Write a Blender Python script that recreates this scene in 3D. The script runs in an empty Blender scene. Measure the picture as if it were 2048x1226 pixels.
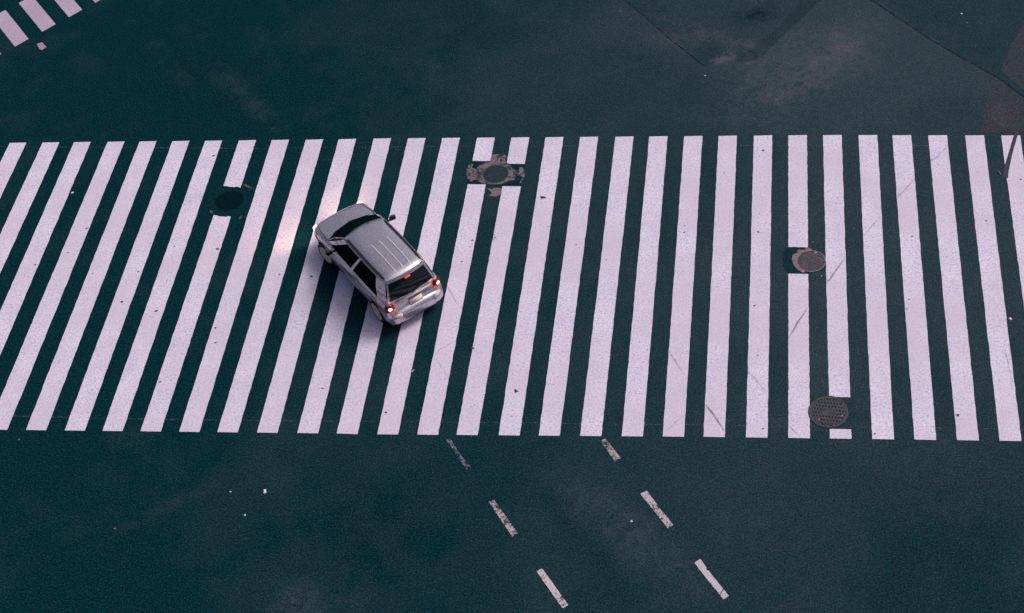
import bpy, bmesh, math, random
from mathutils import Vector, Matrix, Euler
random.seed(7)
R = math.radians
S = bpy.context.scene

# ------------------------------------------------------------------ camera
PXW, PYH = 2048.0, 1226.0
FOC = 3154.879
CAM = Vector((20.7222, -20.4024, 27.5209))
CE = Euler((0.730815, 0.0634573, 0.0585632), 'XYZ')
OX, OY = 280.379, -26.691
cd = bpy.data.cameras.new('camera')
cam = bpy.data.objects.new('camera', cd)
S.collection.objects.link(cam)
cam.location = CAM
cam.rotation_euler = CE
cd.sensor_fit = 'HORIZONTAL'
cd.sensor_width = 36
cd.lens = FOC / PXW * 36
cd.shift_x = -OX / PXW
cd.shift_y = OY / PXW
cd.clip_end = 3000
S.camera = cam

# ------------------------------------------------------------------ light
SUN_EL, SUN_AZ = 52.0, 28.0          # azimuth measured from +X towards +Y, where the light comes from
w = bpy.data.worlds.new('World')
S.world = w
w.use_nodes = True
nt = w.node_tree
bg = nt.nodes['Background']
sky = nt.nodes.new('ShaderNodeTexSky')
sky.sky_type = 'NISHITA'
sky.sun_disc = False
sky.air_density = 0.6
sky.dust_density = 6.0
sky.ozone_density = 0.6
sky.sun_elevation = R(SUN_EL)
sky.sun_rotation = R(90 - SUN_AZ)
nt.links.new(sky.outputs[0], bg.inputs[0])
bg.inputs[1].default_value = 0.10
sd = bpy.data.lights.new('sun', 'SUN')
sd.energy = 1.3
sd.angle = R(24)
sd.color = (1.0, 0.96, 0.95)
so = bpy.data.objects.new('sun', sd)
S.collection.objects.link(so)
dv = Vector((math.cos(R(SUN_EL)) * math.cos(R(SUN_AZ)), math.cos(R(SUN_EL)) * math.sin(R(SUN_AZ)), math.sin(R(SUN_EL))))
so.rotation_euler = dv.to_track_quat('Z', 'Y').to_euler()
so.location = (30, 20, 40)
S.view_settings.view_transform = 'Standard'
S.view_settings.look = 'None'
S.view_settings.exposure = 0.05
S.view_settings.gamma = 1

# ------------------------------------------------------------------ helpers
MC = CE.to_matrix()


def G(u, v, z=0.0):
    """point of the street at height z that a surveyed spot of the photograph stands for"""
    d = MC @ Vector(((u - PXW / 2 - OX) / FOC, -(v - PYH / 2 - OY) / FOC, -1))
    t = (z - CAM.z) / d.z
    p = CAM + d * t
    return Vector((p.x, p.y, z))


def link(o, parent=None):
    S.collection.objects.link(o)
    if parent:
        o.parent = parent
    return o


def tag(o, label=None, cat=None, group=None, kind=None):
    if label: o['label'] = label
    if cat: o['category'] = cat
    if group: o['group'] = group
    if kind: o['kind'] = kind
    return o


def empty(name, loc=(0, 0, 0), rz=0):
    o = bpy.data.objects.new(name, None)
    o.location = loc
    o.rotation_euler = (0, 0, rz)
    o.empty_display_size = 0.2
    return link(o)


def obj(name, bm, mat, parent=None, smooth=False):
    bmesh.ops.recalc_face_normals(bm, faces=bm.faces)
    me = bpy.data.meshes.new(name)
    bm.to_mesh(me)
    bm.free()
    if smooth:
        for p in me.polygons: p.use_smooth = True
    me.materials.append(mat)
    return link(bpy.data.objects.new(name, me), parent)


def sheet_bm(pts, z, origin=(0, 0), bm=None):
    bm = bm or bmesh.new()
    vs = [bm.verts.new((p[0] - origin[0], p[1] - origin[1], z)) for p in pts]
    f = bm.faces.new(vs)
    bmesh.ops.triangulate(bm, faces=[f])
    return bm


def up(bm):
    for f in bm.faces:
        f.normal_update()
        if f.normal.z < 0: f.normal_flip()


def flat(name, pts, z, mat, parent=None, origin=(0, 0)):
    bm = sheet_bm(pts, z, origin)
    me = bpy.data.meshes.new(name)
    up(bm)
    bm.to_mesh(me)
    bm.free()
    me.materials.append(mat)
    return link(bpy.data.objects.new(name, me), parent)


def box(bm, c, s, rot=None, bev=0):
    m = Matrix.Translation(c)
    if rot: m = m @ rot.to_4x4()
    m = m @ Matrix.Diagonal((s[0], s[1], s[2], 1))
    r = bmesh.ops.create_cube(bm, size=1, matrix=m)
    if bev:
        es = {e for v in r['verts'] for e in v.link_edges}
        bmesh.ops.bevel(bm, geom=list(es), offset=bev, segments=2, affect='EDGES')
    return bm


# ------------------------------------------------------------------ node helpers
class NT:
    def __init__(s, name):
        s.m = bpy.data.materials.new(name)
        s.m.use_nodes = True
        s.t = s.m.node_tree
        s.b = s.t.nodes['Principled BSDF']
        s.out = s.t.nodes['Material Output']
        s.co = s.t.nodes.new('ShaderNodeTexCoord')
        s.geo = None

    def n(s, t, **k):
        x = s.t.nodes.new(t)
        for a, b in k.items(): setattr(x, a, b)
        return x

    def l(s, a, b): s.t.links.new(a, b)

    def world(s):
        if s.geo is None: s.geo = s.n('ShaderNodeNewGeometry')
        return s.geo.outputs['Position']

    def noise(s, scale, detail=2, rough=.5, vec=None, dist=0):
        x = s.n('ShaderNodeTexNoise')
        x.inputs['Scale'].default_value = scale
        x.inputs['Detail'].default_value = detail
        x.inputs['Roughness'].default_value = rough
        x.inputs['Distortion'].default_value = dist
        s.l(vec or s.world(), x.inputs['Vector'])
        return x

    def mapr(s, v, a, b, c=0, d=1, smooth=False):
        x = s.n('ShaderNodeMapRange')
        if smooth: x.interpolation_type = 'SMOOTHSTEP'
        x.inputs[1].default_value = a
        x.inputs[2].default_value = b
        x.inputs[3].default_value = c
        x.inputs[4].default_value = d
        s.l(v, x.inputs[0])
        return x.outputs[0]

    def math(s, op, a, b=None):
        x = s.n('ShaderNodeMath', operation=op)
        for i, v in enumerate((a, b)):
            if v is None: continue
            if isinstance(v, (int, float)): x.inputs[i].default_value = v
            else: s.l(v, x.inputs[i])
        return x.outputs[0]

    def mix(s, f, a, b, mode='MIX'):
        x = s.n('ShaderNodeMix', data_type='RGBA', blend_type=mode)
        for i, v in ((0, f), (6, a), (7, b)):
            if isinstance(v, (int, float)): x.inputs[i].default_value = v
            elif isinstance(v, tuple): x.inputs[i].default_value = (*v[:3], 1)
            else: s.l(v, x.inputs[i])
        return x.outputs[2]

    def blob(s, cx, cy, rx, ry, rot=0):
        """soft oval patch of the street, 1 at its middle, 0 at its rim"""
        mp = s.n('ShaderNodeMapping', vector_type='TEXTURE')
        mp.inputs['Location'].default_value = (cx, cy, 0)
        mp.inputs['Rotation'].default_value = (0, 0, R(rot))
        mp.inputs['Scale'].default_value = (rx, ry, 50)
        s.l(s.world(), mp.inputs['Vector'])
        g = s.n('ShaderNodeTexGradient', gradient_type='SPHERICAL')
        s.l(mp.outputs[0], g.inputs[0])
        return s.mapr(g.outputs['Fac'], 0, .9, 0, 1, True)

    def bump(s, h, strength=.3, dist=.01):
        x = s.n('ShaderNodeBump')
        x.inputs['Strength'].default_value = strength
        x.inputs['Distance'].default_value = dist
        s.l(h, x.inputs['Height'])
        s.l(x.outputs[0], s.b.inputs['Normal'])

    def set(s, **k):
        for a, v in k.items():
            i = s.b.inputs[a.replace('_', ' ')]
            if isinstance(v, tuple): i.default_value = (*v, 1)
            elif isinstance(v, (int, float)): i.default_value = v
            else: s.l(v, i)
        return s


DARK = (0.0004, 0.0200, 0.0280)
LIGHT = (0.0520, 0.0740, 0.0920)
WARM = (0.0950, 0.0960, 0.1220)


def gp(u, v):
    p = G(u, v)
    return p.x, p.y


def oval(u0, v0, u1, v1, wide):
    """centre, half length, half width and bearing of a pale or dark streak between two surveyed spots"""
    a, b = G(u0, v0), G(u1, v1)
    c = (a + b) / 2
    d = b - a
    return c.x, c.y, d.length / 2, wide, math.degrees(math.atan2(d.y, d.x))


def asphalt(name, dark=DARK, light=LIGHT, bias=0.0, tint=None, zones=True):
    m = NT(name)
    sx = m.n('ShaderNodeSeparateXYZ')
    m.l(m.world(), sx.inputs[0])
    # broad tone: the asphalt turns paler towards the east side of the junction
    east = m.mapr(sx.outputs[0], 6, 24, 0.0, .50, True)
    big = m.noise(.16, 3, .55, dist=.6)
    mid = m.noise(.9, 4, .6, dist=.4)
    east = m.math('MULTIPLY', east, m.mapr(sx.outputs[1], -5, 5, .35, 1, True))
    paleness = m.math('ADD', east, m.mapr(big.outputs[0], .35, .7, -.10, .12))
    paleness = m.math('ADD', paleness, m.mapr(mid.outputs[0], .3, .7, -.07, .10))
    north = m.math('MULTIPLY', m.mapr(sx.outputs[1], 9, 13, 0, .16, True), m.mapr(sx.outputs[0], 9, 18, 0, 1, True))
    paleness = m.math('ADD', paleness, north)
    if zones:
        streakn = m.mapr(m.noise(2.6, 7, .72, dist=.8).outputs[0], .38, .62, 0, 1.5)
        for (z, amt) in ZONES:
            if amt < 0: continue
            paleness = m.math('ADD', paleness, m.math('MULTIPLY', m.math('MULTIPLY', m.blob(*z), streakn), amt))
    if bias: paleness = m.math('ADD', paleness, bias)
    paleness = m.mapr(paleness, 0, 1, 0, 1)
    col = m.mix(paleness, dark, light)
    if zones:
        wz = None
        for z, amt in WZONES:
            k = m.math('MULTIPLY', m.blob(*z), amt)
            wz = k if wz is None else m.math('ADD', wz, k)
        col = m.mix(m.math('MULTIPLY', wz, streakn), col, WARM)
    if zones:
        for (z, amt) in ZONES:
            if amt < 0: col = m.mix(m.math('MULTIPLY', m.math('MULTIPLY', m.blob(*z), streakn), -amt * 2.6), col, (0.0002, .0085, .0135))
    if tint: col = m.mix(m.mapr(m.noise(3, 7, .75).outputs[0], .36, .62, .03, tint[0] * 1.8), col, tint[1])
    # aggregate: pale, dark and reddish stones
    g1 = m.noise(27, 3, .75)
    g2 = m.noise(17, 3, .7)
    g3 = m.noise(6, 2, .6)
    g4 = m.noise(20, 2, .7)
    col = m.mix(m.mapr(g1.outputs[0], .49, .66, 0, .9), col, m.mix(.28, col, (0.018, 0.19, 0.23)))
    col = m.mix(m.mapr(g1.outputs[0], .50, .36, 0, .80), col, m.mix(.80, col, (0.0003, 0.0070, 0.0115)))
    col = m.mix(m.mapr(g2.outputs[0], .53, .66, 0, .62), col, m.mix(.085, m.mix(1.0, col, (3.2, 1.0, 1.15), 'MULTIPLY'), (0.16, 0.06, 0.08)))
    col = m.mix(m.mapr(g4.outputs[0], .46, .30, 0, .6), col, m.mix(.4, col, (0.001, 0.040, 0.040)))
    col = m.mix(m.mapr(g3.outputs[0], .35, .65, 0, .16), col, (0.001, 0.012, 0.015))
    m.set(Base_Color=col, Roughness=.95, Specular_IOR_Level=.03)
    m.bump(g1.outputs[0], .35, .012)
    return m.m


ZONES = [
    (oval(1380, 260, 1790, 30, 1.9), .52),
    (oval(1600, 170, 1730, 50, .8), .45),
    (oval(1000, 860, 1560, 1300, .9), .30),
    (oval(1330, 880, 1800, 1300, 1.4), .10),
    (oval(480, 1190, 780, 1290, 2.2), .24),
    (oval(150, 1110, 560, 900, .35), .14),
    (oval(1250, 230, 1900, 260, 1.2), .16),
    (oval(100, 880, 420, 878, .5), .14),
    (oval(250, 20, 480, 290, .55), .10),
    (oval(380, 90, 600, 300, .6), .34),
    (oval(270, -10, 400, 165, .22), -.16),
    (oval(350, 110, 415, 180, .14), -.20),
    (oval(420, 185, 470, 255, .16), -.18),
    (oval(590, 100, 640, 155, .16), -.18),
    (oval(655, 185, 710, 240, .18), -.20),
    (oval(540, 0, 760, 290, .3), -.10),
    (oval(790, 40, 990, 290, .8), .10),
    (oval(1060, 130, 1130, 90, .3), .12),
    (oval(1180, 160, 1300, 120, .12), .16),
    (oval(1650, 600, 1650, 880, .9), .14),
    (oval(1130, 60, 1480, 210, .9), -.10),
    (oval(1430, 60, 1590, 0, .7), -.22),
    (oval(600, 1000, 900, 1100, 2.0), -.12),
    (oval(250, 150, 600, 230, 2.0), -.10),
    (oval(1780, 860, 2048, 1200, 2.5), -.10),
    (oval(1000, 900, 1300, 1226, .5), -.10),
]
WZONES = [
    (oval(1270, 20, 1580, 120, .45), .36),
    (oval(1400, 145, 1530, 70, .35), .42),
    (oval(1660, 40, 1700, 120, .45), .45),
    (oval(1410, 130, 1480, 105, .22), .45),
    (oval(1480, 20, 1540, -10, .3), .35),
    (oval(1600, 150, 1760, 60, .6), .50),
    (oval(1480, 215, 1640, 170, .5), .34),
    (oval(1500, 1226, 1560, 1290, 1.5), .20),
    (oval(540, 1190, 620, 1240, .9), .16),
    (oval(1700, 100, 1540, 190, 1.0), .32),
    (oval(1960, 250, 2048, 220, .9), .3),
    (oval(1470, 120, 1530, 125, .4), .30),
    (oval(1250, 60, 1450, 100, .6), .22),
]


def paint(name, col, worn=.12, hole=.60, lo=.02, edge=None):
    """thermoplastic road paint: pitted, greyed and missing where stones show through"""
    m = NT(name)
    a = m.noise(20, 3, .75)
    b = m.noise(1.3, 4, .6)
    c = m.noise(14, 4, .7)
    d = m.noise(5.5, 3, .6)
    base = m.mix(m.mapr(b.outputs[0], .35, .68), col, tuple(x * y for x, y in zip(col, (.86, .84, .90))))
    base = m.mix(m.mapr(d.outputs[0], .40, .66, 0, .22), base, tuple(x * .80 for x in col))
    e = m.noise(27, 3, .8)
    base = m.mix(m.mapr(e.outputs[0], .48, .36, 0, .75), base, (col[0] * .38, col[1] * .62, col[2] * .95))
    base = m.mix(m.mapr(a.outputs[0], .48, .36, 0, .85), base, (col[0] * .42, col[1] * .50, col[2] * .66))
    f = m.noise(.45, 5, .65, dist=.5)
    base = m.mix(m.mapr(f.outputs[0], .42, .62, 0, .7), base, (col[0] * .76, col[1] * .74, col[2] * .78))
    base = m.mix(m.mapr(a.outputs[0], .55, .72, 0, .30), base, (col[0] * 1.1, col[1] * 1.1, col[2] * 1.05))
    speck = m.n('ShaderNodeTexVoronoi')
    speck.inputs['Scale'].default_value = 1.7
    m.l(m.world(), speck.inputs['Vector'])
    base = m.mix(m.mapr(speck.outputs['Distance'], .035, .02, 0, .8), base, (.03, .03, .045))
    # where the old stripe has worn through
    thr = m.math('ADD', m.math('MULTIPLY', c.outputs[0], .62), m.math('MULTIPLY', b.outputs[0], .38))
    base = m.mix(m.mapr(thr, hole, hole + .05, 0, worn), base, (0.012, 0.035, 0.045))
    m.set(Base_Color=base, Roughness=.75, Specular_IOR_Level=.25)
    m.bump(a.outputs[0], .25, .006)
    return m.m


def worn_paint(name, col, thr, soft=.10, full=1.0):
    """old line paint that survives only between the stones; the street shows through the rest"""
    m = NT(name)
    a = m.noise(13, 4, .75)
    b = m.noise(3.0, 2, .5)
    f = m.math('ADD', m.math('MULTIPLY', a.outputs[0], .7), m.math('MULTIPLY', b.outputs[0], .3))
    k = m.mapr(f, thr, thr + soft, 0, full)
    m.set(Base_Color=col, Roughness=.8, Specular_IOR_Level=.2, Alpha=k)
    return m.m


def plain(name, col, rough=.6, metal=0, spec=.5, noise=None, emit=None, es=0):
    m = NT(name)
    if noise:
        n = m.noise(noise[0], 3, .65, vec=m.co.outputs['Object'])
        c = m.mix(m.mapr(n.outputs[0], .35, .65), col, tuple(x * noise[1] for x in col))
        m.set(Base_Color=c)
        m.bump(n.outputs[0], .2, .004)
    else:
        m.set(Base_Color=col)
    m.set(Roughness=rough, Metallic=metal, Specular_IOR_Level=spec)
    if emit:
        m.set(Emission_Color=emit, Emission_Strength=es)
    return m.m


M = {}
M['asphalt'] = asphalt('asphalt')
M['asphalt_new'] = asphalt('asphalt_new', (0.0005, .0185, .0255), (.004, .024, .027), -.3, zones=False)
M['asphalt_new_east'] = asphalt('asphalt_new_east', (0.003, .018, .024), (.014, .036, .046), -.1, zones=False)
M['asphalt_mid'] = asphalt('asphalt_mid', (0.005, .021, .029), (.016, .034, .044), -.2, zones=False)
M['asphalt_red'] = asphalt('asphalt_red', tint=(.20, (.10, .032, .038)), zones=True)
M['paint'] = paint('road_paint', (.80, .70, .82))
M['paint_side'] = paint('road_paint_side', (.55, .43, .55), .3, .58)
M['tar'] = plain('tar', (.030, .040, .052), .8, noise=(20, .6))
M['seam'] = worn_paint('seam_tar', (.004, .014, .020), .34, .2, .8)
M['seam_pale'] = worn_paint('seam_dust', (.085, .085, .10), .50, .16)
M['guide'] = worn_paint('guide_line_paint', (.10, .13, .16), .45, .16, .6)
M['mark'] = worn_paint('tyre_rubber', (.10, .07, .10), .36, .14, .42)
M['mark_faint'] = worn_paint('tyre_rubber_faint', (.12, .08, .12), .38, .14, .26)
M['seam_faint'] = worn_paint('seam_tar_faint', (.0015, .010, .013), .40, .2, .5)
M['stain'] = worn_paint('stain', (.05, .035, .05), .38, .06)


def brick(name, col):
    return plain(name, col)


# ------------------------------------------------------------------ street
def road_grid():
    bm = bmesh.new()
    vs = {}
    n = 20
    for i in range(n + 1):
        for j in range(n + 1):
            vs[i, j] = bm.verts.new((18 + (i - n / 2) * 150, 10 + (j - n / 2) * 150, 0))
    for i in range(n):
        for j in range(n):
            bm.faces.new((vs[i, j], vs[i + 1, j], vs[i + 1, j + 1], vs[i, j + 1]))
    return bm


tag(obj('road', road_grid(), M['asphalt']), 'dark teal asphalt of the road junction', kind='structure')


def poly(name, uv, z, mat, parent=None, origin=(0, 0), **k):
    o = flat(name, [G(*p) for p in uv], z, mat, parent, origin)
    if k: tag(o, **k)
    return o


def rough_edge(uv, amp=1.2, step=9, closed=True):
    """adds the small wobble of a hand-laid edge to a surveyed outline"""
    out = []
    n = len(uv)
    for i in range(n if closed else n - 1):
        a, b = uv[i], uv[(i + 1) % n]
        L = math.hypot(b[0] - a[0], b[1] - a[1])
        k = max(1, int(L / step))
        for j in range(k):
            t = j / k
            out.append((a[0] + (b[0] - a[0]) * t + (random.uniform(-amp, amp) if j else 0),
                        a[1] + (b[1] - a[1]) * t + (random.uniform(-amp, amp) if j else 0)))
    if not closed: out.append(uv[-1])
    return out


def ribbon(name, pts, width, z, mat, amp=.006, step=.15, label=None, parent=None, taper=False, origin=(0, 0)):
    """thin strip following a line of ground points"""
    P = [Vector((p[0], p[1])) for p in pts]
    fine = []
    for a, b in zip(P[:-1], P[1:]):
        k = max(1, int((b - a).length / step))
        for j in range(k): fine.append(a.lerp(b, j / k))
    fine.append(P[-1])
    bm = bmesh.new()
    rows = []
    N = len(fine)
    for i, p in enumerate(fine):
        d = (fine[min(i + 1, N - 1)] - fine[max(i - 1, 0)]).normalized()
        nn = Vector((-d.y, d.x))
        ww = width / 2 * (1 + random.uniform(-.25, .25))
        if taper: ww *= max(.12, math.sin(math.pi * (i + .3) / (N - .4)) ** .6)
        o = random.uniform(-amp, amp)
        rows.append([bm.verts.new((p.x - origin[0] + nn.x * (o + s * ww), p.y - origin[1] + nn.y * (o + s * ww), z)) for s in (-1, 1)])
    for a, b in zip(rows[:-1], rows[1:]): bm.faces.new((a[0], a[1], b[1], b[0]))
    me = bpy.data.meshes.new(name)
    up(bm)
    bm.to_mesh(me)
    bm.free()
    me.materials.append(mat)
    o = link(bpy.data.objects.new(name, me), parent)
    if parent is None: tag(o, label, kind='structure')
    return o


def gline(uv): return [G(*p) for p in uv]


# re-laid panels of the junction surface
poly('asphalt_panel', rough_edge([(1735, -4), (1790, 30), (1890, 92), (1985, 150), (2075, 215), (2400, 100), (2200, -200), (1720, -200)], .5), .002,
     asphalt('asphalt_panel', bias=-.24, zones=False), kind='structure', label='darker relaid asphalt beyond the long seam')
poly('asphalt_panel', rough_edge([(1250, 0), (1330, 62), (1408, 133), (1470, 112), (1520, 118), (1612, 20), (1640, -10), (1500, -120), (1200, -120)], .8), .002,
     asphalt('asphalt_panel', bias=-.17, zones=True), kind='structure', label='triangular relaid asphalt panel at the top edge')
poly('red_paving', rough_edge([(1958, 266), (1968, 225), (1976, 192), (1992, 150), (2040, 195), (2100, 235), (2130, 266)], .9), .0035, M['asphalt_red'],
     kind='structure', label='faded red coloured asphalt')
poly('red_paving', rough_edge([(2001, 140), (2022, 90), (2060, 30), (2200, 20), (2260, 150), (2075, 205)], .9), .0045, M['asphalt_red'],
     kind='structure', label='faded red coloured asphalt')
poly('asphalt_panel', rough_edge([(1655, -12), (1600, 40), (1540, 96), (1512, 122), (1470, 122), (1500, 100), (1560, 52), (1612, -12)], .8), .0028,
     asphalt('asphalt_band', (.0008, .016, .024), (.034, .050, .062), bias=-.05, zones=True), kind='structure', label='narrow darker asphalt band')
ribbon('pavement_seam', gline([(1700, -28), (1738, -3), (1800, 38), (1860, 78), (1930, 119), (1990, 152), (2048, 193), (2150, 265)]), .045, .007, M['seam'],
       label='long dark seam in the asphalt')
ribbon('pavement_seam', gline([(1700, -22), (1736, 1), (1798, 43), (1858, 82), (1928, 123), (1988, 157), (2046, 198)]), .05, .0062, M['seam_pale'],
       label='dusty lip of the long seam')
ribbon('pavement_seam', gline([(1225, -20), (1280, 25), (1345, 82), (1408, 132)]), .035, .007, M['seam'], label='dark seam of the triangular panel')
ribbon('pavement_seam', gline([(1272, -6), (1320, 28), (1350, 50)]), .05, .0062, M['seam_pale'], label='pale scuffed seam near the top edge')
ribbon('pavement_seam', gline([(1408, 134), (1450, 104), (1470, 96)]), .035, .0062, M['seam_pale'], label='pale seam of the triangular panel')

# ------------------------------------------------------------------ zebra crossing
TOPL = [19.5, 85.4, 148, 215.3, 279.2, 344.9, 410.2, 477.8, 543.5, 611.8, 677.4, 747.3, 816, 884.4, 954.1, 1022.8, 1091.2, 1160.2,
        1231, 1298.7, 1368.4, 1437.2, 1507.6, 1576.7, 1646, 1717.1, 1784.8, 1856.3, 1930.1, 2002.2]
BOTL = {k + 4: x for k, x in enumerate([52, 129.5, 204.7, 281, 358.2, 434.8, 514, 594.7, 673.4, 754.5, 834.5, 913.1, 997.2, 1077.2,
        1160.2, 1243.3, 1325.3, 1406.8, 1491.9, 1576.7, 1659.7, 1744.5, 1828.9, 1914, 1999.1])}


def interp(x, xs, ys):
    if x <= xs[0]: return ys[0] + (x - xs[0]) * (ys[1] - ys[0]) / (xs[1] - xs[0])
    for a, b, c, d in zip(xs[:-1], xs[1:], ys[:-1], ys[1:]):
        if x <= b: return c + (d - c) * (x - a) / (b - a)
    return ys[-1] + (x - xs[-1]) * (ys[-1] - ys[-2]) / (xs[-1] - xs[-2])


def tl(i):
    if i < 0: return 19.5 + i * 65.5
    if i > 29: return 2002.2 + (i - 29) * 72.5
    return TOPL[i]


def bl(i):
    if i < 4: return 52 + (i - 4) * 77.2
    if i > 28: return 1999.1 + (i - 28) * 85.3
    return BOTL[i]


def ty(x): return interp(x, [20, 677, 750, 1365, 1650, 2002], [286, 279, 277.3, 272.7, 270.4, 271.2])
def by(x): return interp(x, [60, 680, 715, 1325, 1407, 2000], [860.1, 867, 868.3, 873.1, 873.6, 881.5])
def tw(x): return interp(x, [0, 1000, 2048], [33.4, 35.8, 38.2])
def bw(x): return interp(x, [0, 1000, 2048], [40.0, 42.2, 44.0])


def quad_strip(a, b, c, d, origin, z, bm, wob=.006):
    """a-b bottom edge, d-c top edge; long sides get the slight wobble of poured paint"""
    n = 60
    Lp, Rp = [], []
    for i in range(n + 1):
        t = i / n
        e = 0 if i in (0, n) else 1
        Lp.append(a.lerp(d, t) + Vector((e * random.uniform(-wob, wob), 0, 0)))
        Rp.append(b.lerp(c, t) + Vector((e * random.uniform(-wob, wob), 0, 0)))
    vl = [bm.verts.new((p.x - origin.x, p.y - origin.y, z)) for p in Lp]
    vr = [bm.verts.new((p.x - origin.x, p.y - origin.y, z)) for p in Rp]
    for i in range(n): bm.faces.new((vl[i], vr[i], vr[i + 1], vl[i + 1]))


SLANT = {}
GAPS = {7: (376, 428.5), 14: (322, 368.5), 15: (327.5, 372.5), 23: (494.8, 547.5), 24: (795, 858)}
ORG = G(1024, 880)
zebra = tag(empty('zebra_crossing', ORG), 'wide zebra crossing of some thirty long pale stripes running across the whole picture', 'crosswalk')
for i in range(-2, 32):
    T0, B0 = tl(i), bl(i)
    tL, tR = (T0, ty(T0)), (T0 + tw(T0), ty(T0 + tw(T0)) - .5)
    bL, bR = (B0, by(B0)), (B0 + bw(B0), by(B0 + bw(B0)) + .3)

    def at(s, v):
        a, b = (bL, tL) if s == 0 else (bR, tR)
        t = (v - a[1]) / (b[1] - a[1])
        return G(a[0] + (b[0] - a[0]) * t, v)
    segs = [(None, None)]
    if i in GAPS: segs = [(None, GAPS[i][1]), (GAPS[i][0], None)]
    bm = bmesh.new()
    for lo, hi in segs:
        a = G(*bL) if lo is None else at(0, lo)
        b = G(*bR) if lo is None else at(1, lo + .6)
        if hi is not None: c, d = at(1, hi + .6), at(0, hi)
        else: c, d = G(*tR), G(*tL)
        if lo is None and hi is not None:
            pass
        quad_strip(a, b, c, d, ORG, .004, bm)
    o = bpy.data.meshes.new('stripe')
    up(bm)
    bm.to_mesh(o)
    bm.free()
    o.materials.append(M['paint'])
    o = link(bpy.data.objects.new('stripe', o), zebra)
    if i in GAPS: o['label'] = {7: 'stripe cut in two by the black cover', 14: 'stripe cut in two left of the mortared cover',
                                15: 'stripe cut in two right of the mortared cover', 23: 'stripe cut in two beside the pale ringed cover',
                                24: 'stripe with a short stub below the slotted cover'}[i]
# chalky setting-out lines the stripes were laid to
for uv in ([(-60, 293), (500, 297), (1000, 292), (1400, 291), (1700, 291), (1960, 292), (2100, 293)],
           [(-60, 830), (330, 839), (700, 843), (1000, 845), (1300, 849), (1700, 853), (2100, 860)]):
    g = ribbon('guide_line', [p - ORG for p in gline(uv)], .028, .0022, M['guide'], parent=zebra)
    g['label'] = 'thin chalky setting-out line'

# small side crossing in the top left corner
SO = G(60, 60)
side = tag(empty('side_crossing', SO), 'short pinkish crossing stripes slanting across the top left corner', 'crosswalk')
e0 = Vector(G(30, 93.5))
step = (G(138, 34.5) - e0) / 2
wv = (G(57.5, 78) - e0)
lv = G(36, 6) - G(83, 63.6)
for k in range(-3, 8):
    p = e0 + step * k
    bm = bmesh.new()
    quad_strip(p, p + wv, p + wv + lv, p + lv, SO, .004, bm, .003)
    me = bpy.data.meshes.new('stripe')
    up(bm)
    bm.to_mesh(me)
    bm.free()
    me.materials.append(M['paint_side'])
    link(bpy.data.objects.new('stripe', me), side)
poly('square_marking', rough_edge([(73.5, 88.5), (84, 84.5), (93.5, 94.5), (84, 100), (79, 98.5)], .3, 4), .004,
     paint('square_paint', (.42, .27, .30), .5, .52), label='small dusky pink painted square beside the side crossing', cat='road marking')

# ------------------------------------------------------------------ dashed lane lines
Z8 = lambda x, y: (860 + x / 3.2, 860 + y / 3.2)
lane_mats = [worn_paint('lane_paint_worn', (.33, .26, .32), .44, .20), worn_paint('lane_paint_mid', (.45, .36, .42), .42, .12),
             worn_paint('lane_paint', (.56, .46, .52), .395, .10), worn_paint('lane_paint_c', (.46, .38, .43), .40, .16),
             worn_paint('lane_paint_d', (.50, .41, .47), .41, .11), paint('lane_paint_fresh', (.66, .56, .62), .05)]
dashes = [
    [[(105, 65), (128, 54), (190, 150), (262, 235), (250, 241), (235, 255), (170, 160)], [(375, 458), (410, 446), (480, 545), (562, 662), (546, 664), (528, 685), (450, 570)],
     [(683, 906), (718, 885), (800, 1000), (885, 1120), (850, 1142), (765, 1025)]],
    [[(1088, 70), (1122, 55), (1222, 182), (1205, 184), (1185, 202)], [(1345, 408), (1388, 388), (1470, 500), (1557, 607), (1522, 630), (1440, 525)],
     [(1692, 850), (1730, 825), (1752, 856), (1770, 884), (1768, 897), (1783, 900), (1850, 985), (1913, 1062), (1880, 1085), (1790, 975)]]]
for li, (ln, lab) in enumerate(zip(dashes, ('worn dashed lane line nearer the car, three faded dashes', 'cleaner dashed lane line further right, ending in a bright dash'))):
    o0 = G(*Z8(*ln[0][0]))
    root = tag(empty('lane_line', o0), lab, 'road marking', 'dashed lane lines')
    for di, q in enumerate(ln):
        d = flat('dash', [G(*p) for p in rough_edge([Z8(*c) for c in q], .35, 5)], .004, lane_mats[li * 3 + di], root, o0)
        if (li, di) == (0, 0): d['label'] = 'almost worn away dash'
        if (li, di) == (1, 2): d['label'] = 'bright unworn dash with a chipped edge'
    # the line goes on below the picture
    sp = G(*Z8(*ln[2][0])) - G(*Z8(*ln[1][0]))
    for k in (1, 2):
        flat('dash', [G(*Z8(*c)) + sp * k for c in ln[2]], .004, lane_mats[2], root, o0)
ribbon('paint_crack', gline([(1440, 1190), (1447, 1178)]), .02, .0065, M['seam'], label='crack across the bright dash')

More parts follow.
